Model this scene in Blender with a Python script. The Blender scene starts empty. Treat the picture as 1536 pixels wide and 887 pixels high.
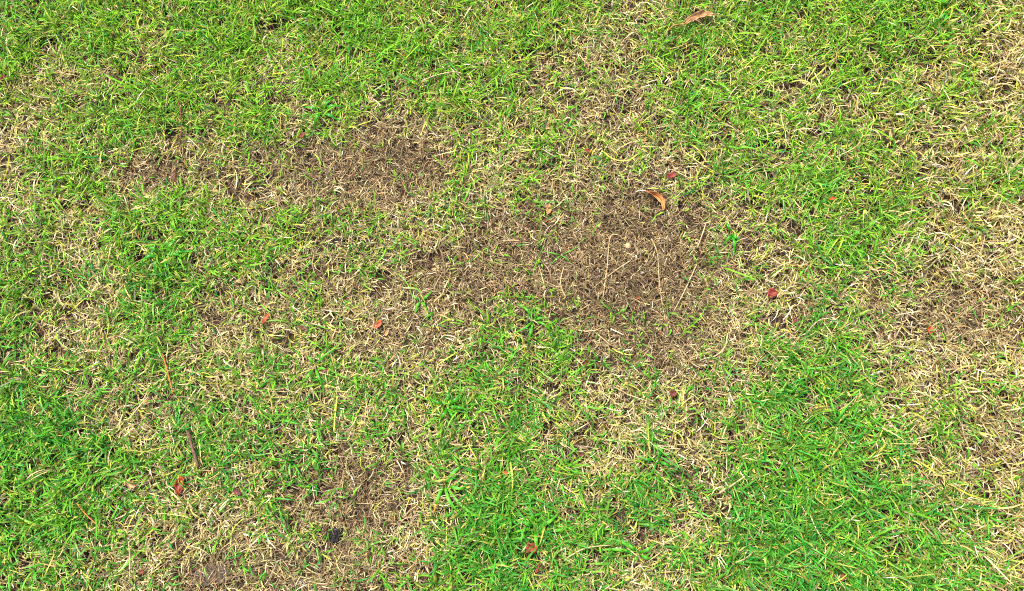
import bpy, math, random
import numpy as np
from mathutils import Vector, Matrix

# ------------------------------------------------------------------ camera, sky, sun, exposure
sc = bpy.context.scene
R = math.radians
CAM_H, TILT, HFOV = 1.40, R(9.0), R(60.0)
cam_d = bpy.data.cameras.new('camera')
cam_d.sensor_fit = 'HORIZONTAL'
cam_d.angle = HFOV
cam_d.clip_start, cam_d.clip_end = 0.02, 500
cam = bpy.data.objects.new('camera', cam_d)
sc.collection.objects.link(cam)
cam.location = (0, -CAM_H * math.tan(TILT), CAM_H)
cam.rotation_euler = (TILT, 0, 0)
sc.camera = cam

SUN_EL, SUN_AZ = R(60), R(-38)          # azimuth measured from +Y towards +X
world = bpy.data.worlds.new('World')
sc.world = world
world.use_nodes = True
wn = world.node_tree
bg = wn.nodes['Background']
sky = wn.nodes.new('ShaderNodeTexSky')
sky.sky_type = 'NISHITA'
sky.sun_disc = False
sky.sun_elevation = SUN_EL
sky.sun_rotation = SUN_AZ
sky.air_density = 1.0
sky.dust_density = 6.0
sky.ozone_density = 0.6
wn.links.new(sky.outputs[0], bg.inputs[0])
bg.inputs[1].default_value = 0.05

sun_d = bpy.data.lights.new('sun', 'SUN')
sun_d.energy = 1.5
sun_d.angle = R(12)
sun_d.color = (1.0, 0.95, 0.87)
sun = bpy.data.objects.new('sun', sun_d)
sc.collection.objects.link(sun)
sv = Vector((math.sin(SUN_AZ) * math.cos(SUN_EL), math.cos(SUN_AZ) * math.cos(SUN_EL), math.sin(SUN_EL)))
sun.rotation_euler = sv.to_track_quat('Z', 'Y').to_euler()
sun.location = sv * 6

sc.view_settings.view_transform = 'Standard'
sc.view_settings.look = 'None'
sc.view_settings.gamma = 1.0
sc.view_settings.exposure = 2.95
sc.cycles.filter_width = 1.1
sc.cycles.max_bounces = 4
sc.cycles.diffuse_bounces = 3
sc.cycles.use_denoising = False
sc.cycles.transparent_max_bounces = 4

# ------------------------------------------------------------------ helpers
rng = np.random.default_rng(7)
random.seed(7)
W_PX, H_PX = 1536.0, 887.0
F_PX = (W_PX / 2) / math.tan(HFOV / 2)
ct, st = math.cos(TILT), math.sin(TILT)
CY = -CAM_H * math.tan(TILT)

def to_ground(u, v, z=0.0):
    """photo pixel -> point on the level z of the lawn"""
    x, y = (u - W_PX / 2) / F_PX, -(v - H_PX / 2) / F_PX
    dx, dy, dz = x, y * ct + st, y * st - ct
    t = (z - CAM_H) / dz
    return Vector((dx * t, CY + dy * t, z))

def to_pixel(X, Y):
    ry, rz = Y - CY, -CAM_H
    yc = ry * ct + rz * st
    zc = -ry * st + rz * ct
    return W_PX / 2 + F_PX * X / -zc, H_PX / 2 - F_PX * yc / -zc

MM_PX = CAM_H / ct / F_PX                 # metres per photo pixel at the middle

def hsh(i, j, s):
    h = (i * 374761393 + j * 668265263 + s * 974634777) & 0xffffffff
    h = ((h ^ (h >> 13)) * 1274126177) & 0xffffffff
    return ((h ^ (h >> 16)) & 0xffff) / 65535.0

def vnoise(x, y, s):
    i, j = np.floor(x).astype(np.int64), np.floor(y).astype(np.int64)
    fx, fy = x - i, y - j
    fx, fy = fx * fx * (3 - 2 * fx), fy * fy * (3 - 2 * fy)
    a, b = hsh(i, j, s), hsh(i + 1, j, s)
    c, d = hsh(i, j + 1, s), hsh(i + 1, j + 1, s)
    return (a * (1 - fx) + b * fx) * (1 - fy) + (c * (1 - fx) + d * fx) * fy

def fbm(x, y, scale, s, octs=3):
    t, a, n = 0, 1.0, 0
    for o in range(octs):
        t = t + a * vnoise(x / scale * 2 ** o + 17.3 * o, y / scale * 2 ** o - 9.1 * o, s + o)
        n += a
        a *= .55
    return t / n

# greenness of the turf, a coarse survey of the lawn (0 bare and dead, 9 lush)
GREEN = """77787767678877558744665777787844
77687777457877657643577556787733
64457677357666566433666655777643
45577766556545664332576566576534
24576654554223554433355555655434
36642233221113534433235667774345
36632344211112424321134567775445
45566654553334423321123457864443
55478765643443222100014456743322
65356754443432211000012344443212
66446533232122345311112333322112
64345533343222356421123445532112
65445444455343456543233476533222
76544444543446646444334587634443
88644444443445545534445687766532
87766555553345477534346677865432
77664444431124686556545777875443
67644443442124787546545787765544
66444433321224887655446798877643
65433322111235787654446788877654""".split()
GRID = np.array([[int(c) for c in r] for r in GREEN], float) / 9.0

def grid_at(u, v):
    gx = np.clip(u / 48.0 - .5, 0, 30.999)
    gy = np.clip(v / 44.35 - .5, 0, 18.999)
    i, j = gx.astype(int), gy.astype(int)
    fx, fy = gx - i, gy - j
    return ((GRID[j, i] * (1 - fx) + GRID[j, i + 1] * fx) * (1 - fy)
            + (GRID[j + 1, i] * (1 - fx) + GRID[j + 1, i + 1] * fx) * fy)

# worn spots where the turf is thin and the thatch shows: centre, half axes (photo px), strength
WORN = [(945, 412, 135, 105, 1.0), (790, 388, 90, 70, .92), (900, 310, 120, 55, .6), (680, 420, 90, 65, .5),
        (550, 256, 115, 44, .95), (232, 262, 62, 27, .85), (425, 252, 70, 34, .6), (320, 258, 60, 24, .4), (500, 320, 55, 38, .45), (520, 740, 85, 55, .68),
        (510, 855, 140, 42, .48), (322, 862, 48, 26, .9), (1440, 470, 100, 48, .62), (980, 520, 100, 45, .6),
        (620, 490, 80, 55, .45), (560, 330, 60, 60, .35), (870, 150, 70, 60, .3), (1380, 540, 70, 40, .3),
        (480, 430, 70, 40, .4), (340, 460, 60, 40, .35), (1285, 450, 90, 35, .4), (500, 803, 22, 20, .8),
        (1018, 712, 22, 28, .7), (1275, 130, 20, 28, .6), (1250, 190, 28, 20, .5), (600, 190, 60, 22, .5),
        (115, 68, 30, 12, .5), (412, 140, 26, 22, .5), (1480, 80, 18, 16, .4), (1480, 640, 60, 40, .35)]

def worn_at(u, v):
    b = np.zeros_like(u)
    for cx, cy, rx, ry, s in WORN:
        d = ((u - cx) / rx) ** 2 + ((v - cy) / ry) ** 2
        b = np.maximum(b, s * np.exp(-.5 * np.minimum(d, 40) ** 1.6))
    return b

def survey(X, Y):
    u, v = to_pixel(X, Y)
    wx = (fbm(X, Y, .06, 11) - .5) * 60
    wy = (fbm(X, Y, .06, 23) - .5) * 60
    g = grid_at(u + wx, v + wy)
    b = worn_at(u + wx * .6, v + wy * .6)
    out = np.maximum(np.maximum(-u, u - W_PX), np.maximum(-v, v - H_PX)) / 300.0
    out = np.clip(out, 0, 1)
    g = np.clip(.5 + (g - .5) * 1.15 - .02, 0, 1)
    g = g * (1 - out) + (.15 + .8 * fbm(X, Y, .35, 41)) * out
    b = b * (1 - out)
    return u, v, g, b

def canopy(g, b):
    return (.006 + .017 * (.45 + .55 * g)) * (1 - .75 * b)

def attr_material(name, transl, rough, spec, noise_scale=260):
    m = bpy.data.materials.new(name)
    m.use_nodes = True
    nt = m.node_tree
    p = nt.nodes['Principled BSDF']
    out = nt.nodes['Material Output']
    a = nt.nodes.new('ShaderNodeAttribute')
    a.attribute_name = 'tint'
    geo = nt.nodes.new('ShaderNodeNewGeometry')
    nz = nt.nodes.new('ShaderNodeTexNoise')
    nz.inputs['Scale'].default_value = noise_scale
    nz.inputs['Detail'].default_value = 2
    nt.links.new(geo.outputs['Position'], nz.inputs['Vector'])
    mr = nt.nodes.new('ShaderNodeMapRange')
    mr.inputs[1].default_value, mr.inputs[2].default_value = .3, .7
    mr.inputs[3].default_value, mr.inputs[4].default_value = .78, 1.2
    nt.links.new(nz.outputs['Fac'], mr.inputs[0])
    mul = nt.nodes.new('ShaderNodeVectorMath')
    mul.operation = 'SCALE'
    nt.links.new(a.outputs['Color'], mul.inputs[0])
    nt.links.new(mr.outputs[0], mul.inputs['Scale'])
    nt.links.new(mul.outputs[0], p.inputs['Base Color'])
    p.inputs['Roughness'].default_value = rough
    p.inputs['Specular IOR Level'].default_value = spec
    tr = nt.nodes.new('ShaderNodeBsdfTranslucent')
    nt.links.new(mul.outputs[0], tr.inputs['Color'])
    mix = nt.nodes.new('ShaderNodeMixShader')
    mix.inputs[0].default_value = transl
    nt.links.new(p.outputs[0], mix.inputs[1])
    nt.links.new(tr.outputs[0], mix.inputs[2])
    nt.links.new(mix.outputs[0], out.inputs['Surface'])
    return m

M_GREEN = attr_material('green_blade', .30, .45, .16)
M_DRY = attr_material('straw_blade', .18, .55, .2)
M_THATCH = attr_material('thatch_fibre', .05, .8, .1)

PROFILE = {4: (.75, 1.0, .92, .62), 3: (.8, 1.0, .7), 2: (.9, .85)}

def ribbons(name, mat, P, az, el, L, Wd, droop, side, twist, c0, c1, nseg, zmin=.0008):
    """one mesh of n free ribbons; every ribbon is a bent, twisted, tapering strip"""
    n = len(P)
    pos = P.copy()
    sec = []
    h = L / nseg
    for k in range(nseg + 1):
        f = k / nseg
        e, a = el - droop * f, az + side * f
        ce, se, ca, sa = np.cos(e), np.sin(e), np.cos(a), np.sin(a)
        if k < nseg:
            w = (Wd * PROFILE[nseg][k] * .5)[:, None]
            tw = twist * (f + .35)
            s = np.stack([-sa, ca, 0 * ca], 1)
            nn = np.stack([-se * ca, -se * sa, ce], 1)
            wv = np.cos(tw)[:, None] * s + np.sin(tw)[:, None] * nn
            sec.append(pos - wv * w)
            sec.append(pos + wv * w)
            pos = pos + np.stack([ce * ca, ce * sa, se], 1) * h[:, None]
            pos[:, 2] = np.maximum(pos[:, 2], zmin)
        else:
            sec.append(pos)
    V = np.stack(sec, 1)                                  # n, 2*nseg+1, 3
    V[:, :, 2] = np.maximum(V[:, :, 2], zmin * .5)
    nv = 2 * nseg + 1
    loops = []
    starts, c = [], 0
    for k in range(nseg - 1):
        loops += [2 * k, 2 * k + 1, 2 * k + 3, 2 * k + 2]
        starts.append(c)
        c += 4
    loops += [2 * nseg - 2, 2 * nseg - 1, 2 * nseg]
    starts.append(c)
    c += 3
    base = np.arange(n)[:, None]
    LI = (base * nv + np.array(loops)[None]).astype(np.int32).ravel()
    LS = (base * c + np.array(starts)[None]).astype(np.int32).ravel()
    me = bpy.data.meshes.new(name)
    me.vertices.add(n * nv)
    me.vertices.foreach_set('co', V.astype(np.float32).ravel())
    me.loops.add(len(LI))
    me.loops.foreach_set('vertex_index', LI)
    me.polygons.add(len(LS))
    me.polygons.foreach_set('loop_start', LS)
    me.polygons.foreach_set('use_smooth', np.ones(len(LS), bool))
    me.update(calc_edges=True)
    fr = np.array([(k // 2) / nseg for k in range(nv)])[None, :, None]
    fr = fr ** 1.3
    col = np.ones((n, nv, 4), np.float32)
    col[:, :, :3] = c0[:, None, :] * (1 - fr) + c1[:, None, :] * fr
    at = me.color_attributes.new('tint', 'FLOAT_COLOR', 'POINT')
    at.data.foreach_set('color', col.ravel())
    me.materials.append(mat)
    ob = bpy.data.objects.new(name, me)
    sc.collection.objects.link(ob)
    return ob

def tag(o, label=None, cat=None, group=None, kind=None):
    for k, v in (('label', label), ('category', cat), ('group', group), ('kind', kind)):
        if v:
            o[k] = v
    return o

# ------------------------------------------------------------------ ground
def soil_material():
    m = bpy.data.materials.new('soil')
    m.use_nodes = True
    nt = m.node_tree
    p = nt.nodes['Principled BSDF']
    p.inputs['Roughness'].default_value = .95
    p.inputs['Specular IOR Level'].default_value = .1
    tc = nt.nodes.new('ShaderNodeTexCoord')
    def noise(scale, detail):
        n = nt.nodes.new('ShaderNodeTexNoise')
        n.inputs['Scale'].default_value = scale
        n.inputs['Detail'].default_value = detail
        nt.links.new(tc.outputs['Object'], n.inputs['Vector'])
        return n
    n1, n2, n3 = noise(90, 6), noise(9, 4), noise(1.3, 5)
    r1 = nt.nodes.new('ShaderNodeValToRGB')
    r1.color_ramp.elements[0].position, r1.color_ramp.elements[1].position = .35, .7
    r1.color_ramp.elements[0].color = (.010, .007, .005, 1)
    r1.color_ramp.elements[1].color = (.042, .028, .017, 1)
    nt.links.new(n1.outputs['Fac'], r1.inputs[0])
    # distant turf, where single blades can no longer be told apart
    r3 = nt.nodes.new('ShaderNodeValToRGB')
    r3.color_ramp.elements[0].position, r3.color_ramp.elements[1].position = .35, .65
    r3.color_ramp.elements[0].color = (.16, .13, .06, 1)
    r3.color_ramp.elements[1].color = (.05, .13, .02, 1)
    nt.links.new(n3.outputs['Fac'], r3.inputs[0])
    ln = nt.nodes.new('ShaderNodeVectorMath')
    ln.operation = 'LENGTH'
    nt.links.new(tc.outputs['Object'], ln.inputs[0])
    mr = nt.nodes.new('ShaderNodeMapRange')
    mr.inputs[1].default_value, mr.inputs[2].default_value = 1.6, 2.6
    nt.links.new(ln.outputs['Value'], mr.inputs[0])
    mx = nt.nodes.new('ShaderNodeMix')
    mx.data_type = 'RGBA'
    nt.links.new(mr.outputs[0], mx.inputs[0])
    nt.links.new(r1.outputs[0], mx.inputs[6])
    nt.links.new(r3.outputs[0], mx.inputs[7])
    nt.links.new(mx.outputs[2], p.inputs['Base Color'])
    bp = nt.nodes.new('ShaderNodeBump')
    bp.inputs['Strength'].default_value = .9
    bp.inputs['Distance'].default_value = .004
    nt.links.new(n1.outputs['Fac'], bp.inputs['Height'])
    nt.links.new(bp.outputs[0], p.inputs['Normal'])
    return m

def make_ground():
    xs = np.concatenate([[-200, -60, -20, -6, -3], np.linspace(-1.5, 1.5, 201), [3, 6, 20, 60, 200]])
    ys = np.concatenate([[-200, -60, -20, -6, -2.5], np.linspace(-1.1, 1.1, 151), [2.5, 6, 20, 60, 200]])
    X, Y = np.meshgrid(xs, ys)
    Z = (fbm(X, Y, .05, 71) - .5) * .006
    inn = (np.abs(X) < 1.45) & (np.abs(Y) < 1.05)
    Z = np.where(inn, Z, 0) - .004
    nx, ny = len(xs), len(ys)
    V = np.stack([X, Y, Z], 2).reshape(-1, 3)
    F = [(j * nx + i, j * nx + i + 1, (j + 1) * nx + i + 1, (j + 1) * nx + i)
         for j in range(ny - 1) for i in range(nx - 1)]
    me = bpy.data.meshes.new('ground')
    me.from_pydata(V.tolist(), [], F)
    me.polygons.foreach_set('use_smooth', [True] * len(F))
    me.materials.append(soil_material())
    o = bpy.data.objects.new('ground', me)
    sc.collection.objects.link(o)
    tag(o, 'dark brown soil under the patchy lawn', 'ground', kind='structure')
make_ground()

# ------------------------------------------------------------------ litter list (also keeps blades off it)
# u, v in photo pixels, then size in photo pixels
CLEAR = []       # (x, y, radius)
def clear(u, v, r_px):
    p = to_ground(u, v)
    CLEAR.append((p.x, p.y - .004, r_px * MM_PX))

def canopy_at(u, v):
    p = to_ground(u, v)
    _, _, g, b = survey(np.array([p.x]), np.array([p.y]))
    return float(canopy(g, b)[0])

def two_tone(name, ca, cb, scale=120, rough=.6, transl=.12, bump=.35):
    m = bpy.data.materials.new(name)
    m.use_nodes = True
    nt = m.node_tree
    p = nt.nodes['Principled BSDF']
    tc = nt.nodes.new('ShaderNodeTexCoord')
    n = nt.nodes.new('ShaderNodeTexNoise')
    n.inputs['Scale'].default_value = scale
    n.inputs['Detail'].default_value = 5
    nt.links.new(tc.outputs['Object'], n.inputs['Vector'])
    r = nt.nodes.new('ShaderNodeValToRGB')
    r.color_ramp.elements[0].position, r.color_ramp.elements[1].position = .36, .64
    r.color_ramp.elements[0].color = (*ca, 1)
    r.color_ramp.elements[1].color = (*cb, 1)
    nt.links.new(n.outputs['Fac'], r.inputs[0])
    nt.links.new(r.outputs[0], p.inputs['Base Color'])
    p.inputs['Roughness'].default_value = rough
    p.inputs['Specular IOR Level'].default_value = .3
    b = nt.nodes.new('ShaderNodeBump')
    b.inputs['Strength'].default_value = bump
    b.inputs['Distance'].default_value = .001
    nt.links.new(n.outputs['Fac'], b.inputs['Height'])
    nt.links.new(b.outputs[0], p.inputs['Normal'])
    if transl:
        out = nt.nodes['Material Output']
        t = nt.nodes.new('ShaderNodeBsdfTranslucent')
        nt.links.new(r.outputs[0], t.inputs['Color'])
        mx = nt.nodes.new('ShaderNodeMixShader')
        mx.inputs[0].default_value = transl
        nt.links.new(p.outputs[0], mx.inputs[1])
        nt.links.new(t.outputs[0], mx.inputs[2])
        nt.links.new(mx.outputs[0], out.inputs['Surface'])
    return m

PAL = {
    'brown': two_tone('brown_leaf', (.10, .045, .020), (.30, .17, .075)),
    'tan': two_tone('tan_leaf', (.21, .085, .02), (.34, .165, .05)),
    'red': two_tone('red_leaf', (.055, .004, .003), (.15, .011, .004)),
    'orange': two_tone('orange_leaf', (.16, .020, .003), (.30, .052, .006)),
    'rust': two_tone('rust_leaf', (.05, .007, .003), (.17, .024, .005)),
    'maroon': two_tone('maroon_leaf', (.03, .006, .005), (.10, .015, .009)),
    'straw': two_tone('straw_skin', (.19, .14, .065), (.38, .295, .15), 300),
    'yellow': two_tone('yellow_stem_skin', (.30, .30, .03), (.44, .40, .06), 300),
    'runner': two_tone('reddish_stem_skin', (.055, .011, .005), (.13, .028, .011), 300),
    'needle': two_tone('orange_stem_skin', (.17, .05, .008), (.33, .12, .022), 300),
    'bark': two_tone('dark_bark', (.030, .017, .011), (.12, .065, .042), 500, .85, 0, .9),
    'weed': two_tone('weed_green', (.020, .170, .006), (.080, .290, .010), 160, .5, .3, .15),
    'emerald': two_tone('weed_emerald', (.010, .150, .006), (.035, .230, .008), 160, .4, .3, .15),
    'tip': two_tone('weed_orange_tip', (.34, .15, .02), (.46, .26, .04), 160, .5, .25, .15),
    'seed': two_tone('seed_coat', (.22, .155, .07), (.30, .235, .12), 500, .5, 0, .3),
    'char': two_tone('black_clod', (.002, .002, .002), (.012, .010, .009), 500, .9, 0, 1.0),
    'clod': two_tone('grey_brown_clod', (.020, .016, .013), (.070, .055, .042), 500, .95, 0, 1.0),
    'grey': two_tone('grey_old_leaf', (.09, .085, .05), (.20, .19, .12)),
}

def link_mesh(name, V, F, mat, parent=None, smooth=True, solid=0):
    me = bpy.data.meshes.new(name)
    me.from_pydata([tuple(v) for v in V], [], F)
    if smooth:
        me.polygons.foreach_set('use_smooth', [True] * len(F))
    me.materials.append(mat)
    o = bpy.data.objects.new(name, me)
    sc.collection.objects.link(o)
    if parent:
        o.parent = parent
    if solid:
        md = o.modifiers.new('thickness', 'SOLIDIFY')
        md.thickness = solid
    return o

def tube(P, r0, r1, rnd, sides=6, nodes=True):
    """a bent, slightly knotted stalk through the points P, closed at both ends"""
    pts = []
    for a in range(len(P) - 1):                       # Catmull-Rom through the points
        p0, p1 = P[max(a - 1, 0)], P[a]
        p2, p3 = P[a + 1], P[min(a + 2, len(P) - 1)]
        for s in range(5):
            t = s / 5
            pts.append(.5 * (2 * p1 + (p2 - p0) * t + (2 * p0 - 5 * p1 + 4 * p2 - p3) * t * t
                             + (3 * p1 - p0 - 3 * p2 + p3) * t ** 3))
    pts.append(P[-1].copy())
    V, F = [], []
    n = len(pts)
    for k, p in enumerate(pts):
        d = (pts[min(k + 1, n - 1)] - pts[max(k - 1, 0)]).normalized()
        s = d.cross(Vector((0, 0, 1))).normalized()
        up = s.cross(d)
        f = k / (n - 1)
        r = (r0 * (1 - f) + r1 * f) * rnd.uniform(.9, 1.1)
        if nodes and k % 6 == 4:
            r *= 1.4
        if k in (0, n - 1):
            r *= .55
        for q in range(sides):
            a = 6.2832 * q / sides
            V.append(p + s * math.cos(a) * r + up * math.sin(a) * r)
    for k in range(n - 1):
        for q in range(sides):
            F.append((k * sides + q, k * sides + (q + 1) % sides, (k + 1) * sides + (q + 1) % sides, (k + 1) * sides + q))
    F.append(tuple(range(sides))[::-1])
    F.append(tuple((n - 1) * sides + q for q in range(sides)))
    return V, F

def leaf_grid(L, Wd, curl_l, curl_w, rnd, ragged=.15, nu=12, nv=6, power=.6, hook=0):
    V, F = [], []
    edge = [[1 + rnd.uniform(-ragged, ragged) for _ in range(nu + 1)] for _ in (0, 1)]
    ph = rnd.uniform(0, 6)
    for a in range(nu + 1):
        t = a / nu - .5
        w = max(.06, math.sin(math.pi * min(max(a / nu, .02), .98)) ** power) * Wd * .5
        for b in range(nv + 1):
            s = b / nv * 2 - 1
            e = edge[0 if s < 0 else 1][a]
            ang = s * curl_w
            if abs(curl_w) > .01:
                y, z = math.sin(ang) / curl_w * w * e, (1 - math.cos(ang)) / curl_w * w
            else:
                y, z = s * w * e, 0
            z += curl_l * L * (4 * t * t) * .25 + .07 * Wd * math.sin(9 * t + 3 * s + ph) + .03 * Wd * math.sin(23 * t - 5 * s + ph)
            y += hook * L * 4 * t * t
            V.append(Vector((t * L, y, z)))
    for a in range(nu):
        for b in range(nv):
            i = a * (nv + 1) + b
            F.append((i, i + nv + 1, i + nv + 2, i + 1))
    return V, F

def leaf(name, label, cat, u, v, L, Wd, ang, pal, curl_l=.3, curl_w=.9, group=None, rib=None, stalk=None,
         tilt=(0, 0), lift=.8, ragged=.15, power=.6, clr=.62, hook=0):
    rnd = random.Random(int(u * 7 + v))
    p = to_ground(u, v, canopy_at(u, v) * lift)
    clear(u, v, max(L * clr * .7, 5))
    s = MM_PX
    V, F = leaf_grid(L * s, Wd * s, curl_l, curl_w, rnd, ragged, power=power, hook=hook)
    rot = Matrix.Rotation(R(ang), 4, 'Z') @ Matrix.Rotation(tilt[0], 4, 'X') @ Matrix.Rotation(tilt[1], 4, 'Y')
    if not rib:
        o = link_mesh(name, V, F, PAL[pal], solid=.0005)
        o.matrix_world = Matrix.Translation(p) @ rot
        return tag(o, label, cat, group)
    root = bpy.data.objects.new(name, None)
    root.empty_display_size = .01
    sc.collection.objects.link(root)
    root.matrix_world = Matrix.Translation(p) @ rot
    link_mesh('leaf_blade', V, F, PAL[pal], root, solid=.0005)
    nv = 7
    mid = [V[a * nv + 3] + Vector((0, 0, .0005)) for a in range(0, 13, 3)]
    tv, tf = tube(mid, .0008, .0004, rnd, nodes=False)
    link_mesh('midrib', tv, tf, PAL[rib], root)
    if stalk:
        a = V[3]
        pts = [a + Vector((.002, 0, .0004)), a + Vector((-stalk * s * .5, stalk * s * .12, -.001)), a + Vector((-stalk * s, -stalk * s * .1, -.004))]
        tv, tf = tube(pts, .0011, .0009, rnd, nodes=False)
        link_mesh('stalk', tv, tf, PAL[rib], root)
    return tag(root, label, cat, group)

G_SCRAP = 'leaf scraps scattered on the lawn'
leaf('dry_leaf', 'long curled brown leaf with a thin stalk lying on green grass', 'leaf', 1046, 25, 50, 15, 18, 'brown',
     .35, 1.4, rib='tan', stalk=30, lift=1.05, clr=.4, hook=-.14, ragged=.25, power=.4)
leaf('dry_leaf', 'curled tan leaf lying at the edge of the bare patch', 'leaf', 990, 298, 36, 12, -52, 'tan',
     1.0, 1.5, rib='orange', stalk=4, lift=1.1, hook=-.28, ragged=.22, power=.4)
leaf('dry_leaf', 'folded rust orange leaf standing on edge in green grass', 'leaf', 270, 728, 25, 16, 84, 'rust',
     .2, 1.3, rib='orange', stalk=3, lift=1.1)
SCRAPS = [
    ('bright red leaf scrap close to the curled tan leaf', 1008, 263, 16, 10, 25, 'red', .5, .8),
    ('pale orange leaf scrap on thin turf at the bare patch edge', 823, 314, 15, 11, 88, 'tan', .2, .5),
    ('dull red leaf scrap between yellow turf and brown thatch', 881, 226, 10, 7, -15, 'red', .2, .8),
    ('rough crimson leaf scrap with ragged edge on dry turf', 1158, 440, 15, 15, 40, 'red', .3, .6),
    ('small flat orange leaf scrap lying on pale straw', 1396, 495, 13, 9, 80, 'orange', .1, .4),
    ('vivid orange leaf scrap on matted dead grass', 567, 487, 15, 9, 55, 'orange', .4, .8),
    ('tiny tan orange leaf scrap beside the vivid orange scrap', 580, 500, 9, 6, 75, 'tan', .2, .6),
    ('broad brick red leaf scrap beside a large weed tuft', 797, 822, 17, 16, 20, 'rust', .3, .8),
    ('narrow orange leaf sliver near a dry straw patch', 398, 478, 18, 6, 58, 'orange', .2, .9),
    ('flat maroon leaf sliver on brown matted grass', 455, 492, 17, 7, -8, 'maroon', .1, .6),
    ('brown orange leaf crumb in lime green turf', 452, 203, 11, 8, 30, 'rust', .3, .8),
    ('dull rust leaf crumb between two green tufts', 881, 545, 11, 8, 60, 'rust', .3, .8),
    ('dark maroon leaf crumb on straw coloured thatch', 1010, 590, 9, 12, 20, 'maroon', .3, .9),
    ('small maroon leaf sliver near the orange tipped weed tuft', 488, 556, 13, 5, 8, 'maroon', .1, .7),
    ('small maroon leaf scrap near the folded rust leaf', 356, 738, 12, 9, -30, 'maroon', .3, .8),
    ('red leaf scrap at the edge of light green turf', 3, 117, 12, 8, 70, 'red', .3, .8),
    ('small orange leaf crumb in dense green grass', 1248, 298, 10, 5, 15, 'orange', .2, .7),
    ('brown crumpled leaf scrap in shaded green turf', 196, 727, 15, 11, -20, 'brown', .3, .9),
    ('tiny red leaf crumb beside a dried straw tussock', 212, 858, 9, 6, 50, 'rust', .2, .7),
    ('dark red leaf sliver in flattened dead grass', 532, 263, 14, 4, 20, 'maroon', .1, .7),
    ('tiny rust leaf crumb in deep green grass', 1264, 866, 10, 6, 85, 'rust', .2, .7),
    ('dark red crumb in pale straw between green patches', 872, 682, 9, 8, 10, 'maroon', .3, .9),
    ('reddish brown crumb on dry turf by the crimson scrap', 1194, 481, 10, 7, -35, 'maroon', .3, .9),
    ('tiny reddish leaf crumb near the broad brick red scrap', 806, 853, 12, 5, 70, 'rust', .2, .7),
    ('brownish red crumb beside the pale orange scrap', 819, 331, 8, 6, 20, 'rust', .2, .8),
    ('purple brown flake beside the bent straw stem', 918, 357, 11, 7, -50, 'maroon', .1, .5),
    ('small orange crumb on the bare brown patch', 957, 447, 6, 5, 0, 'orange', .1, .5),
    ('brown orange crumb in pale golden turf', 1512, 306, 12, 8, 40, 'brown', .2, .8),
    ('tiny orange leaf speck in bright green grass by weed tufts', 759, 709, 9, 5, -20, 'orange', .2, .8),
]
for lab, u, v, L, Wd, ang, pal, c1_, c2_ in SCRAPS:
    leaf('leaf_scrap', lab, 'leaf', u, v, L, Wd * .85, ang, pal, c1_ * .7, c2_ * .55, G_SCRAP, lift=.95, ragged=.32, power=.42)

# --- stems, twigs
def stem(name, label, cat, pts, r0, r1, pal, group=None, lift=.85):
    rnd = random.Random(int(sum(a + b for a, b in pts)))
    P = []
    for u, v in pts:
        q = to_ground(u, v, max(canopy_at(u, v) * lift, .004) + rnd.uniform(-.0012, .0012))
        P.append(q)
        clear(u, v, 3)
    o0 = P[len(P) // 2].copy()
    V, F = tube([p - o0 for p in P], r0 * .8 * MM_PX, r1 * .8 * MM_PX, rnd)
    o = link_mesh(name, V, F, PAL[pal])
    o.location = o0
    return tag(o, label, cat, group)

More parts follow.
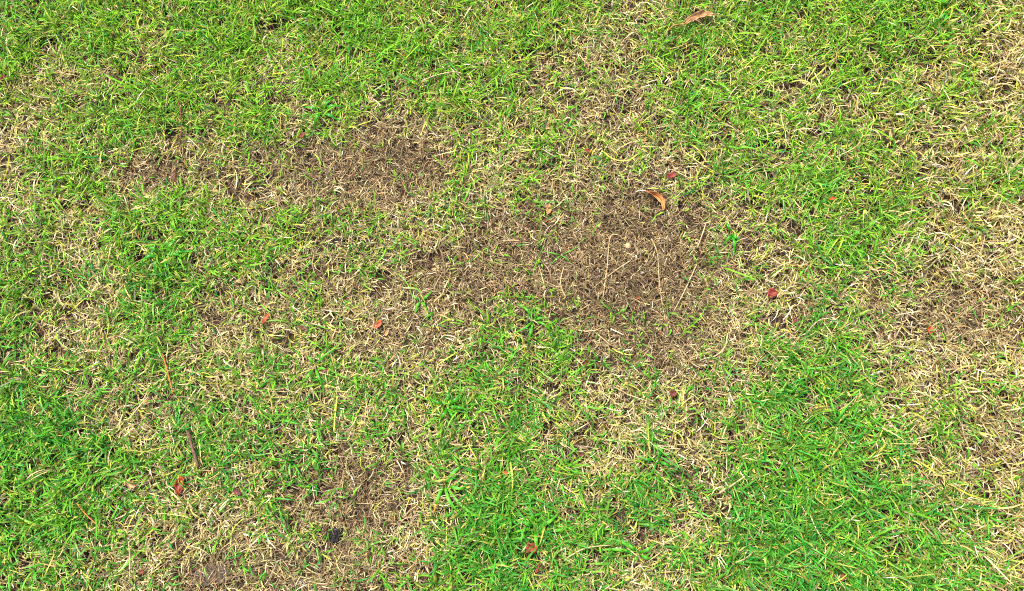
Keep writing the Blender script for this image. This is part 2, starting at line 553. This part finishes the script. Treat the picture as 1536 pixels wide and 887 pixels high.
G_STR = 'loose straw stems on the lawn'
STEMS = [
    ('straw_stem', 'long pale straw stem hooked at one end on the bare patch', [(927, 352), (915, 357), (911, 400), (908, 420), (905, 446)], 1.3, .9, 'straw'),
    ('straw_stem', 'pale straw stem leaning against the hooked stem on bare patch', [(946, 391), (926, 404), (906, 419), (889, 433)], 1.3, .8, 'straw'),
    ('straw_stem', 'long wavy thin straw stem on the bare patch', [(977, 358), (986, 380), (988, 410), (991, 440), (998, 482)], 1.0, .8, 'straw'),
    ('straw_stem', 'straight straw stem between wavy stem and dry turf', [(1045, 397), (1031, 428), (1020, 450), (1010, 468)], 1.3, .9, 'straw'),
    ('straw_stem', 'short straight straw stem where bare patch meets golden turf', [(1059, 335), (1053, 353), (1046, 372)], 1.2, .9, 'straw'),
    ('straw_stem', 'short thin straw stem lying by a green sprig in bare thatch', [(808, 398), (813, 415), (818, 434)], 1.0, .8, 'straw'),
    ('straw_stem', 'kinked thin straw stem beside a green sprig in bare thatch', [(846, 400), (841, 420), (843, 434), (849, 446)], 1.0, .8, 'straw'),
    ('straw_stem', 'stout pale straw lying on emerald grass', [(1078, 740), (1098, 728), (1117, 715)], 1.7, 1.3, 'straw'),
    ('straw_stem', 'long thin pale stem lying on green grass near dry turf', [(1368, 708), (1367, 750), (1362, 790)], .9, .8, 'straw'),
    ('straw_stem', 'brownish straw bow lying in lime green turf', [(632, 122), (655, 113), (680, 108), (694, 111)], 1.4, .9, 'straw'),
    ('straw_stem', 'arched tan straw beside a spreading weed rosette', [(852, 836), (880, 822), (917, 818)], 1.3, .9, 'straw'),
    ('straw_stem', 'pale curved straw sliver in deep emerald grass', [(1098, 846), (1118, 838), (1131, 826)], 1.3, .7, 'straw'),
    ('straw_stem', 'long tan straw in the dried tussock by red crumbs', [(193, 812), (195, 840), (194, 872)], 1.5, .9, 'straw'),
    ('grass_stem', 'single yellow grass stem standing out on dead grass', [(506, 594), (503, 620), (501, 648)], 1.6, 1.2, 'yellow'),
    ('grass_stem', 'curved yellow green runner lying on brown thatch', [(903, 226), (920, 239), (942, 241), (957, 231)], 1.4, 1.0, 'yellow'),
    ('twig', 'short dark brown knotty twig lying in mixed turf', [(280, 640), (285, 660), (291, 680), (298, 702)], 3.4, 2.4, 'bark'),
    ('twig', 'pale brown crooked twig in green turf', [(115, 755), (131, 774), (152, 793)], 1.6, 1.2, 'needle'),
    ('plant_stem', 'thin straight orange stem lying in mixed turf', [(244, 531), (252, 560), (260, 592)], 1.6, 1.3, 'needle'),
    ('plant_stem', 'long thin reddish runner stem winding through light green grass', [(266, 150), (271, 168), (272, 200), (265, 238), (262, 272)], 1.3, 1.1, 'runner'),
]
for nm, lab, pts, r0, r1, pal in STEMS:
    stem(nm, lab, nm.split('_')[-1] if nm != 'plant_stem' else 'stem', pts, r0, r1, pal,
         G_STR if nm == 'straw_stem' else None, lift=1.15)

# --- seeds and clods
def lump(name, label, cat, u, v, rx, ry, rz, pal, rough_amp, lift, ang=0, sub=3, nscale=1.6):
    import bmesh
    from mathutils import noise as mn
    bm = bmesh.new()
    bmesh.ops.create_icosphere(bm, subdivisions=sub, radius=1)
    off = Vector((u, v, 0)) * .37
    for q in bm.verts:
        k = 1 + rough_amp * (mn.noise(q.co * nscale + off) + .6 * mn.noise(q.co * nscale * 3 + off))
        q.co = Vector((q.co.x * rx * MM_PX * k, q.co.y * ry * MM_PX * k, q.co.z * rz * MM_PX * k))
    me = bpy.data.meshes.new(name)
    bm.to_mesh(me)
    bm.free()
    me.polygons.foreach_set('use_smooth', [rough_amp < .3] * len(me.polygons))
    me.materials.append(PAL[pal])
    o = bpy.data.objects.new(name, me)
    sc.collection.objects.link(o)
    o.location = to_ground(u, v, canopy_at(u, v) * lift + rz * MM_PX * .6)
    o.rotation_euler = (0, 0, R(ang))
    clear(u, v, max(rx, ry) * .8)
    return tag(o, label, cat)

lump('seed', 'small round cream seed lying on the bare brown patch', 'seed', 942, 369, 4.2, 4.8, 3.2, 'seed', .07, .5)
lump('seed_husk', 'round rusty red seed husk in thin grass', 'seed husk', 706, 553, 5.0, 4.6, 3.6, 'rust', .12, .9)
lump('soil_clod', 'black crumbly soil clod in dead brown grass', 'clod', 500, 803, 10, 9, 5, 'char', .6, .25, 20, 4, 3.4)
lump('soil_clod', 'small black soil crumb between emerald and straw grass', 'clod', 1019, 713, 6, 9, 3, 'char', .6, -.1, 0, 4, 3.4)
lump('soil_clod', 'wide grey brown soil mound poking through dead grass', 'clod', 318, 862, 24, 14, 3, 'clod', .5, -.3, 10, 4, 5.0)
lump('soil_clod', 'small dark soil crumb beside the bright red leaf scrap', 'clod', 1031, 262, 5, 7, 3, 'char', .6, -.1, 0, 4, 3.4)

# --- weed tufts: every broad blade is a part
def weed_blade(root, tip, Wd, pal, rnd, h0):
    """a keeled grass leaf that rises from the crown, arches over and tapers to its tip (local coordinates)"""
    n = 9
    d = Vector((tip.x, tip.y, 0))
    L = d.length
    d.normalize()
    s = Vector((-d.y, d.x, 0))
    bow = rnd.uniform(-.12, .12) * L
    H = h0 * rnd.uniform(.8, 1.15)
    V, F = [], []
    for k in range(n + 1):
        f = k / n
        c = d * (L * f) + s * (bow * math.sin(math.pi * f))
        c.z = H * (1 - (1 - min(f * 2.2, 1)) ** 2) * (1 - .55 * max(0, f - .45) / .55)
        w = Wd * .5 * (.55 + .45 * min(f * 4, 1)) * (1 - max(0, f - .35) / .65) ** .75 + .00012
        tw = rnd.uniform(-.08, .08) + .5 * bow / L
        for q, lift in ((-1, 1), (0, 0), (1, 1)):
            V.append(c + s * (w * q) + Vector((0, 0, w * (.35 * lift + tw * q))))
    for k in range(n):
        for q in (0, 1):
            i = 3 * k + q
            F.append((i, i + 3, i + 4, i + 1))
    if pal == 'tip':                                   # only the outer third has withered
        b_ = link_mesh('leaf_blade', V[:21], F[:12], PAL['weed'], root, solid=.0003)
        o_ = link_mesh('withered_tip', V[18:], [tuple(i - 18 for i in f) for f in F[12:]], PAL['tip'], b_, solid=.0003)
        o_['label'] = 'withered orange leaf tip'
        return b_
    return link_mesh('leaf_blade', V, F, PAL[pal], root, solid=.0003)

def weed(label, u, v, tips, Wd=5, pal='weed', h=None, r_clear=0):
    rnd = random.Random(int(u + 3 * v))
    root = bpy.data.objects.new('weed_tuft', None)
    root.empty_display_size = .02
    sc.collection.objects.link(root)
    p = to_ground(u, v, .0)
    root.location = p
    h0 = h or canopy_at(u, v) * 1.2
    for t in tips:
        q = to_ground(t[0], t[1], h0 * .5) - p
        weed_blade(root, Vector((q.x, q.y, 0)), Wd * .72 * MM_PX * rnd.uniform(.7, 1.2), t[2] if len(t) > 2 else pal, rnd, h0)
    sv_, sf_ = tube([Vector((0, 0, -.002)), Vector((.001, .0005, h0 * .25)), Vector((.0012, -.0004, h0 * .5))], .0016, .0010, rnd, nodes=False)
    link_mesh('stem_base', sv_, sf_, PAL['straw'], root)
    return tag(root, label, 'weed', 'broad bladed weed tufts in the lawn')

def around(u, v, n, r0, r1, seed):
    rr = random.Random(seed)
    return [(u + math.cos(6.283 * (i + rr.random() * .7) / n) * rr.uniform(r0, r1),
             v + math.sin(6.283 * (i + rr.random() * .7) / n) * rr.uniform(r0, r1) * .85) for i in range(n)]

weed('weed tuft with broad green blades and orange tips beside dead grass', 667, 726,
     [(633, 686, 'tip'), (708, 688), (716, 727, 'tip'), (650, 772, 'tip'), (762, 788), (702, 778), (640, 705), (690, 705)], 5.5)
weed('large spreading bright green weed tuft next to the brick red scrap', 803, 790,
     [(842, 764), (872, 786), (762, 802), (742, 822), (809, 838), (782, 752), (835, 812), (770, 780)], 6)
weed('low weed rosette with long flat blades beside arched tan straw', 955, 829,
     [(893, 827), (903, 806), (986, 811), (984, 836), (948, 848), (930, 812)], 5.5)
weed('fine leaved green rosette in the densest green turf', 1228, 676, around(1228, 676, 13, 24, 42, 3), 3.2)
weed('small tuft with one orange blade in brown matted grass', 474, 552,
     [(456, 527, 'tip'), (521, 518), (450, 577), (503, 562), (487, 590)], 4.5)
weed('green weed tuft bordering the bare patch', 800, 482,
     [(774, 456), (832, 502), (790, 522), (813, 453), (768, 500), (825, 478)], 5)
weed('upright dark emerald tuft beside pale golden turf', 1411, 20,
     [(1414, -12), (1408, 46), (1426, 34), (1394, 40), (1400, 0)], 6, 'emerald')
weed('wide emerald tuft surrounded by yellowish turf', 250, 386,
     [(214, 370), (290, 391), (234, 420), (276, 350), (303, 376), (262, 426), (205, 398)], 5, 'emerald')
weed('narrow emerald tuft standing in golden straw', 1095, 352,
     [(1088, 328), (1100, 388), (1112, 362), (1084, 368)], 5, 'emerald')
weed('tiny green sprig in bare grey thatch', 842, 384, [(814, 376), (868, 370), (856, 394), (826, 398)], 2.6, h=.009)
weed('emerald tuft in lime green turf close to a leaf crumb', 486, 172,
     [(450, 160), (522, 160), (502, 145), (470, 192), (515, 182)], 5, 'emerald')
weed('bright green tuft on dead grass near the vivid orange scrap', 632, 452, [(648, 436), (624, 470), (615, 440), (642, 468)], 4.5)
weed('leafy emerald tuft between two dead brown areas', 672, 610,
     [(640, 595), (700, 590), (690, 640), (655, 635), (712, 618), (676, 575)], 5, 'emerald')
weed('broad bladed green tuft beside fine leaved rosette', 1300, 640, [(1262, 628), (1335, 650), (1310, 672), (1322, 610), (1280, 660)], 5)
weed('bright tuft of stiff blades among straw by dark soil crumb', 985, 690, [(950, 682), (1012, 700), (975, 722), (1000, 668)], 4.5, 'emerald')

# ------------------------------------------------------------------ turf
X0, X1, Y0, Y1 = -.98, .98, -.57, .62
AREA = (X1 - X0) * (Y1 - Y0)

def scatter(per_cm2, region=(X0, X1, Y0, Y1)):
    a, b, c, d = region
    n = int((b - a) * (d - c) * 1e4 * per_cm2)
    return rng.uniform(a, b, n), rng.uniform(c, d, n)

def keep_clear(X, Y):
    k = np.ones(len(X), bool)
    for x, y, r in CLEAR:
        k &= (X - x) ** 2 + (Y - y) ** 2 > r * r
    return k

def lerp(a, b, t):
    return np.asarray(a)[None] * (1 - t[:, None]) + np.asarray(b)[None] * t[:, None]

def jitter(c, s):
    n = len(c)
    return np.clip(c * np.exp(rng.normal(0, s, (n, 1))) * np.exp(rng.normal(0, s * .35, (n, 3))), .003, .9)

def yellowness(X, Y, u, v):
    y = .84 - .62 * np.clip((v - 120) / 650, 0, 1) + .25 * np.clip((u - 1330) / 200, 0, 1)
    return np.clip(y + (fbm(X, Y, .09, 5) - .5) * .9, 0, 1)

def thatch():
    X, Y = scatter(10.0)
    u, v, g, b = survey(X, Y)
    k = rng.random(len(X)) < (.16 + .24 * (1 - g) + .60 * b)
    X, Y, u, v, g, b = (a[k] for a in (X, Y, u, v, g, b))
    n = len(X)
    P = np.stack([X, Y, rng.uniform(.0005, .006, n)], 1)
    L = rng.lognormal(math.log(.012), .45, n)
    Wd = rng.uniform(.0005, .0013, n)
    t = rng.random(n)
    dark = fbm(X, Y, .07, 91)
    c = lerp((.050, .033, .016), (.25, .185, .092), t ** 2.0)
    c *= (.75 + .6 * dark)[:, None]
    c = jitter(c, .25)
    o = ribbons('thatch', M_THATCH, P, rng.uniform(0, 6.283, n), rng.uniform(-.15, .35, n), L, Wd,
                rng.normal(.2, .4, n), rng.normal(0, 1.3, n), rng.normal(0, .5, n), c, c * .95, 3)
    tag(o, 'matted brown thatch of dead grass fibres covering the soil', 'thatch', kind='stuff')

def dry_blades():
    X, Y = scatter(15.0)
    u, v, g, b = survey(X, Y)
    gap = fbm(X, Y, .016, 131, 2)
    cl = fbm(X, Y, .05, 61)
    pr = (1.0 - .50 * g) * (1 - .66 * b) * np.clip((gap - .27) * 4, .12, 1) * (.55 + .8 * cl)
    k = (rng.random(len(X)) < pr) & keep_clear(X, Y)
    X, Y, u, v, g, b = (a[k] for a in (X, Y, u, v, g, b))
    n = len(X)
    P = np.stack([X, Y, rng.uniform(0, .009, n) * (1 - .7 * b)], 1)
    L = rng.lognormal(math.log(.0170), .40, n) * (1 - .42 * b)
    coarse = np.clip((X - .42) / .3, 0, 1)                 # coarser, taller, more golden straw on this side
    Wd = rng.uniform(.0008, .0020, n) * (1 - .35 * b) * (1 + .35 * coarse)
    L = L * (1 + .15 * coarse)
    t = np.clip(rng.normal(.62, .3, n) - .55 * b, 0, 1)
    c = lerp((.125, .090, .045), (.44, .365, .175), t)
    pale = rng.random(n) < .10
    c[pale] = (.50, .44, .29)
    dull = rng.random(n) < .16
    c[dull] = (.20, .165, .105)
    golden = (rng.random(n) < .13 + .10 * coarse + .12 * np.clip(1 - v / 400, 0, 1))
    c[golden] = c[golden] * np.array([1.05, .95, .60])
    greenish = (rng.random(n) < .02 + .44 * g)
    c[greenish] = c[greenish] * np.array([.72, 1.08, .25])
    c = jitter(c, .16)
    el = np.clip(rng.normal(.45 + .4 * g + .25 * coarse, .38, n) - .35 * b, -.1, 1.45)
    o = ribbons('dry_grass', M_DRY, P, rng.uniform(0, 6.283, n), el, L, Wd,
                rng.normal(.75 + .3 * g, .6, n), rng.normal(0, .75, n), rng.normal(0, .9, n), c * .95, c * 1.05, 4)
    tag(o, 'curled straw coloured dead grass blades all over the lawn', 'dry grass', kind='stuff')

def green_blades():
    X, Y = scatter(4.6)                                  # shoots; each one carries a fan of blades
    u, v, g, b = survey(X, Y)
    clump = fbm(X, Y, .045, 77, 3)
    gap = fbm(X, Y, .016, 131, 2)
    pr = np.clip(1.0 * g ** 1.35 + (clump - .5) * 1.6 * (.25 + g) - .05, .0, 1) * (1 - .55 * b)
    pr = np.maximum(pr, .05 * (g > .03)) * np.clip((gap - .26) * 4, .08, 1)
    k = (rng.random(len(X)) < pr) & keep_clear(X, Y)
    X, Y, u, v, g, b = (a[k] for a in (X, Y, u, v, g, b))
    m = rng.integers(2, 5, len(X))
    i = np.repeat(np.arange(len(X)), m)
    sx, sy, su, svv, sg, sb = X[i], Y[i], u[i], v[i], g[i], b[i]
    n = len(i)
    saz = rng.uniform(0, 6.283, len(X))[i]
    tilt = rng.uniform(0, .006, n)
    az = saz + rng.choice([0, math.pi], n) + rng.normal(0, .75, n)
    P = np.stack([sx + np.cos(az) * tilt, sy + np.sin(az) * tilt, rng.uniform(.001, .012, n)], 1)
    big = (rng.lognormal(0, .22, len(X)))[i] * (.80 + .38 * sg)
    L = rng.lognormal(math.log(.0190), .30, n) * big * (1 - .25 * sb)
    low = .95 + .30 * np.clip((svv - 300) / 450, 0, 1)          # coarser leaves towards the lower lawn
    L = L * np.sqrt(low)
    Wd = rng.uniform(.0011, .0024, n) * np.sqrt(big) * low
    yl = np.clip(yellowness(sx, sy, su, svv) + rng.normal(0, .22, n), 0, 1)
    c1 = lerp((.012, .190, .016), (.120, .325, .010), yl)
    emer = rng.random(n) < .12
    c1[emer] = (.009, .165, .022)
    c1 = jitter(c1, .2)
    c0 = c1 * .55 + np.array([.26, .27, .05])[None] * .45 * rng.random((n, 1))
    ytip = rng.random(n) < .10
    c1[ytip] = jitter(np.tile([.34, .27, .06], (int(ytip.sum()), 1)), .2)
    el = np.clip(rng.normal(.95, .32, n), .1, 1.5)
    o = ribbons('green_grass', M_GREEN, P, az, el, L, Wd, rng.normal(.95, .5, n), rng.normal(0, .5, n),
                rng.normal(0, .55, n), c0, c1, 4)
    tag(o, 'bright green living grass blades in patches over the lawn', 'grass', kind='stuff')

def outer_turf():
    """the lawn goes on around the surveyed part: instanced tufts of the same blades"""
    tufts = bpy.data.collections.new('tuft_shapes')          # kept out of the scene; only instanced
    kinds = [.95] * 5 + [.5] * 5 + [.05] * 5
    for share in kinds:
        n = 190
        rr, th = .034 * np.sqrt(rng.random(n)), rng.uniform(0, 6.283, n)
        P = np.stack([rr * np.cos(th), rr * np.sin(th), rng.uniform(0, .009, n)], 1)
        isg = rng.random(n) < share * .72
        flat = (rng.random(n) < .3) & ~isg
        L = rng.lognormal(math.log(.0185), .33, n)
        Wd = rng.uniform(.0010, .0022, n)
        cg = lerp((.012, .190, .016), (.120, .325, .010), np.clip(rng.normal(.45, .3, n), 0, 1))
        cd = lerp((.125, .090, .045), (.44, .365, .175), np.clip(rng.normal(.6, .3, n), 0, 1))
        cd[flat] *= .5
        c = jitter(np.where(isg[:, None], cg, cd), .18)
        el = np.where(flat, .1, np.where(isg, rng.normal(.95, .3, n), rng.normal(.6, .35, n)))
        o = ribbons('tuft_shape', M_GREEN, P, rng.uniform(0, 6.283, n), el, L, Wd, rng.normal(.9, .5, n),
                    rng.normal(0, .6, n), rng.normal(0, .6, n), c, c, 3)
        sc.collection.objects.unlink(o)
        tufts.objects.link(o)
    gx, gy = np.meshgrid(np.arange(-2.7, 2.7, .041), np.arange(-2.3, 2.9, .041))
    X = gx.ravel() + rng.uniform(-.018, .018, gx.size)
    Y = gy.ravel() + rng.uniform(-.018, .018, gx.size)
    k = ~((X > X0 + .005) & (X < X1 - .005) & (Y > Y0 + .005) & (Y < Y1 - .005))
    X, Y = X[k], Y[k]
    n = len(X)
    _, _, g, _ = survey(X, Y)
    q = g + rng.normal(0, .12, n)
    idx = rng.integers(0, 5, n) + np.where(q > .66, 0, np.where(q > .42, 5, 10))
    me = bpy.data.meshes.new('surrounding_grass')
    me.from_pydata(np.stack([X, Y, np.zeros(n)], 1).tolist(), [], [])
    me.attributes.new('pick', 'INT', 'POINT').data.foreach_set('value', idx.astype(np.int32))
    me.attributes.new('turn', 'FLOAT', 'POINT').data.foreach_set('value', rng.uniform(0, 6.283, n).astype(np.float32))
    ob = bpy.data.objects.new('surrounding_grass', me)
    sc.collection.objects.link(ob)
    ng = bpy.data.node_groups.new('tuft_scatter', 'GeometryNodeTree')
    ng.interface.new_socket('Geometry', in_out='INPUT', socket_type='NodeSocketGeometry')
    ng.interface.new_socket('Geometry', in_out='OUTPUT', socket_type='NodeSocketGeometry')
    N, K = ng.nodes, ng.links
    gi, go = N.new('NodeGroupInput'), N.new('NodeGroupOutput')
    ci = N.new('GeometryNodeCollectionInfo')
    ci.inputs['Collection'].default_value = tufts
    ci.inputs['Separate Children'].default_value = True
    ci.inputs['Reset Children'].default_value = True
    ip = N.new('GeometryNodeInstanceOnPoints')
    ip.inputs['Pick Instance'].default_value = True
    a1, a2 = N.new('GeometryNodeInputNamedAttribute'), N.new('GeometryNodeInputNamedAttribute')
    a1.data_type, a2.data_type = 'INT', 'FLOAT'
    a1.inputs['Name'].default_value, a2.inputs['Name'].default_value = 'pick', 'turn'
    cx = N.new('ShaderNodeCombineXYZ')
    K.new(a2.outputs['Attribute'], cx.inputs['Z'])
    K.new(gi.outputs[0], ip.inputs['Points'])
    K.new(ci.outputs[0], ip.inputs['Instance'])
    K.new(a1.outputs['Attribute'], ip.inputs['Instance Index'])
    K.new(cx.outputs[0], ip.inputs['Rotation'])
    K.new(ip.outputs[0], go.inputs[0])
    ob.modifiers.new('scatter', 'NODES').node_group = ng
    tag(ob, 'mixed green and straw grass of the lawn further out', 'grass', kind='stuff')

def soil_crumbs():
    X, Y = scatter(.9)
    u, v, g, b = survey(X, Y)
    k = rng.random(len(X)) < .03 + .5 * b
    X, Y = X[k], Y[k]
    n = len(X)
    import bmesh
    bm = bmesh.new()
    bmesh.ops.create_icosphere(bm, subdivisions=1, radius=1)
    base = np.array([q.co[:] for q in bm.verts])
    faces = np.array([[q.index for q in f.verts] for f in bm.faces])
    bm.free()
    r = rng.lognormal(math.log(.0011), .45, n)
    V = base[None] * (1 + rng.normal(0, .22, (n, len(base), 1))) * r[:, None, None] * rng.uniform(.7, 1.3, (n, 1, 3))
    V += np.stack([X, Y, r * .3 + rng.uniform(0, .004, n)], 1)[:, None]
    F = (faces[None] + (np.arange(n) * len(base))[:, None, None]).reshape(-1, 3)
    me = bpy.data.meshes.new('soil_crumbs')
    me.from_pydata(V.reshape(-1, 3).tolist(), [], F.tolist())
    t = rng.random(n)
    c = jitter(lerp((.020, .014, .009), (.13, .095, .060), t ** 2), .3)
    col = np.ones((n, len(base), 4), np.float32)
    col[:, :, :3] = c[:, None]
    me.color_attributes.new('tint', 'FLOAT_COLOR', 'POINT').data.foreach_set('color', col.ravel())
    me.materials.append(M_THATCH)
    o = bpy.data.objects.new('soil_crumbs', me)
    sc.collection.objects.link(o)
    tag(o, 'small brown crumbs of soil among the thatch', 'soil', kind='stuff')

soil_crumbs()
thatch()
dry_blades()
green_blades()
outer_turf()
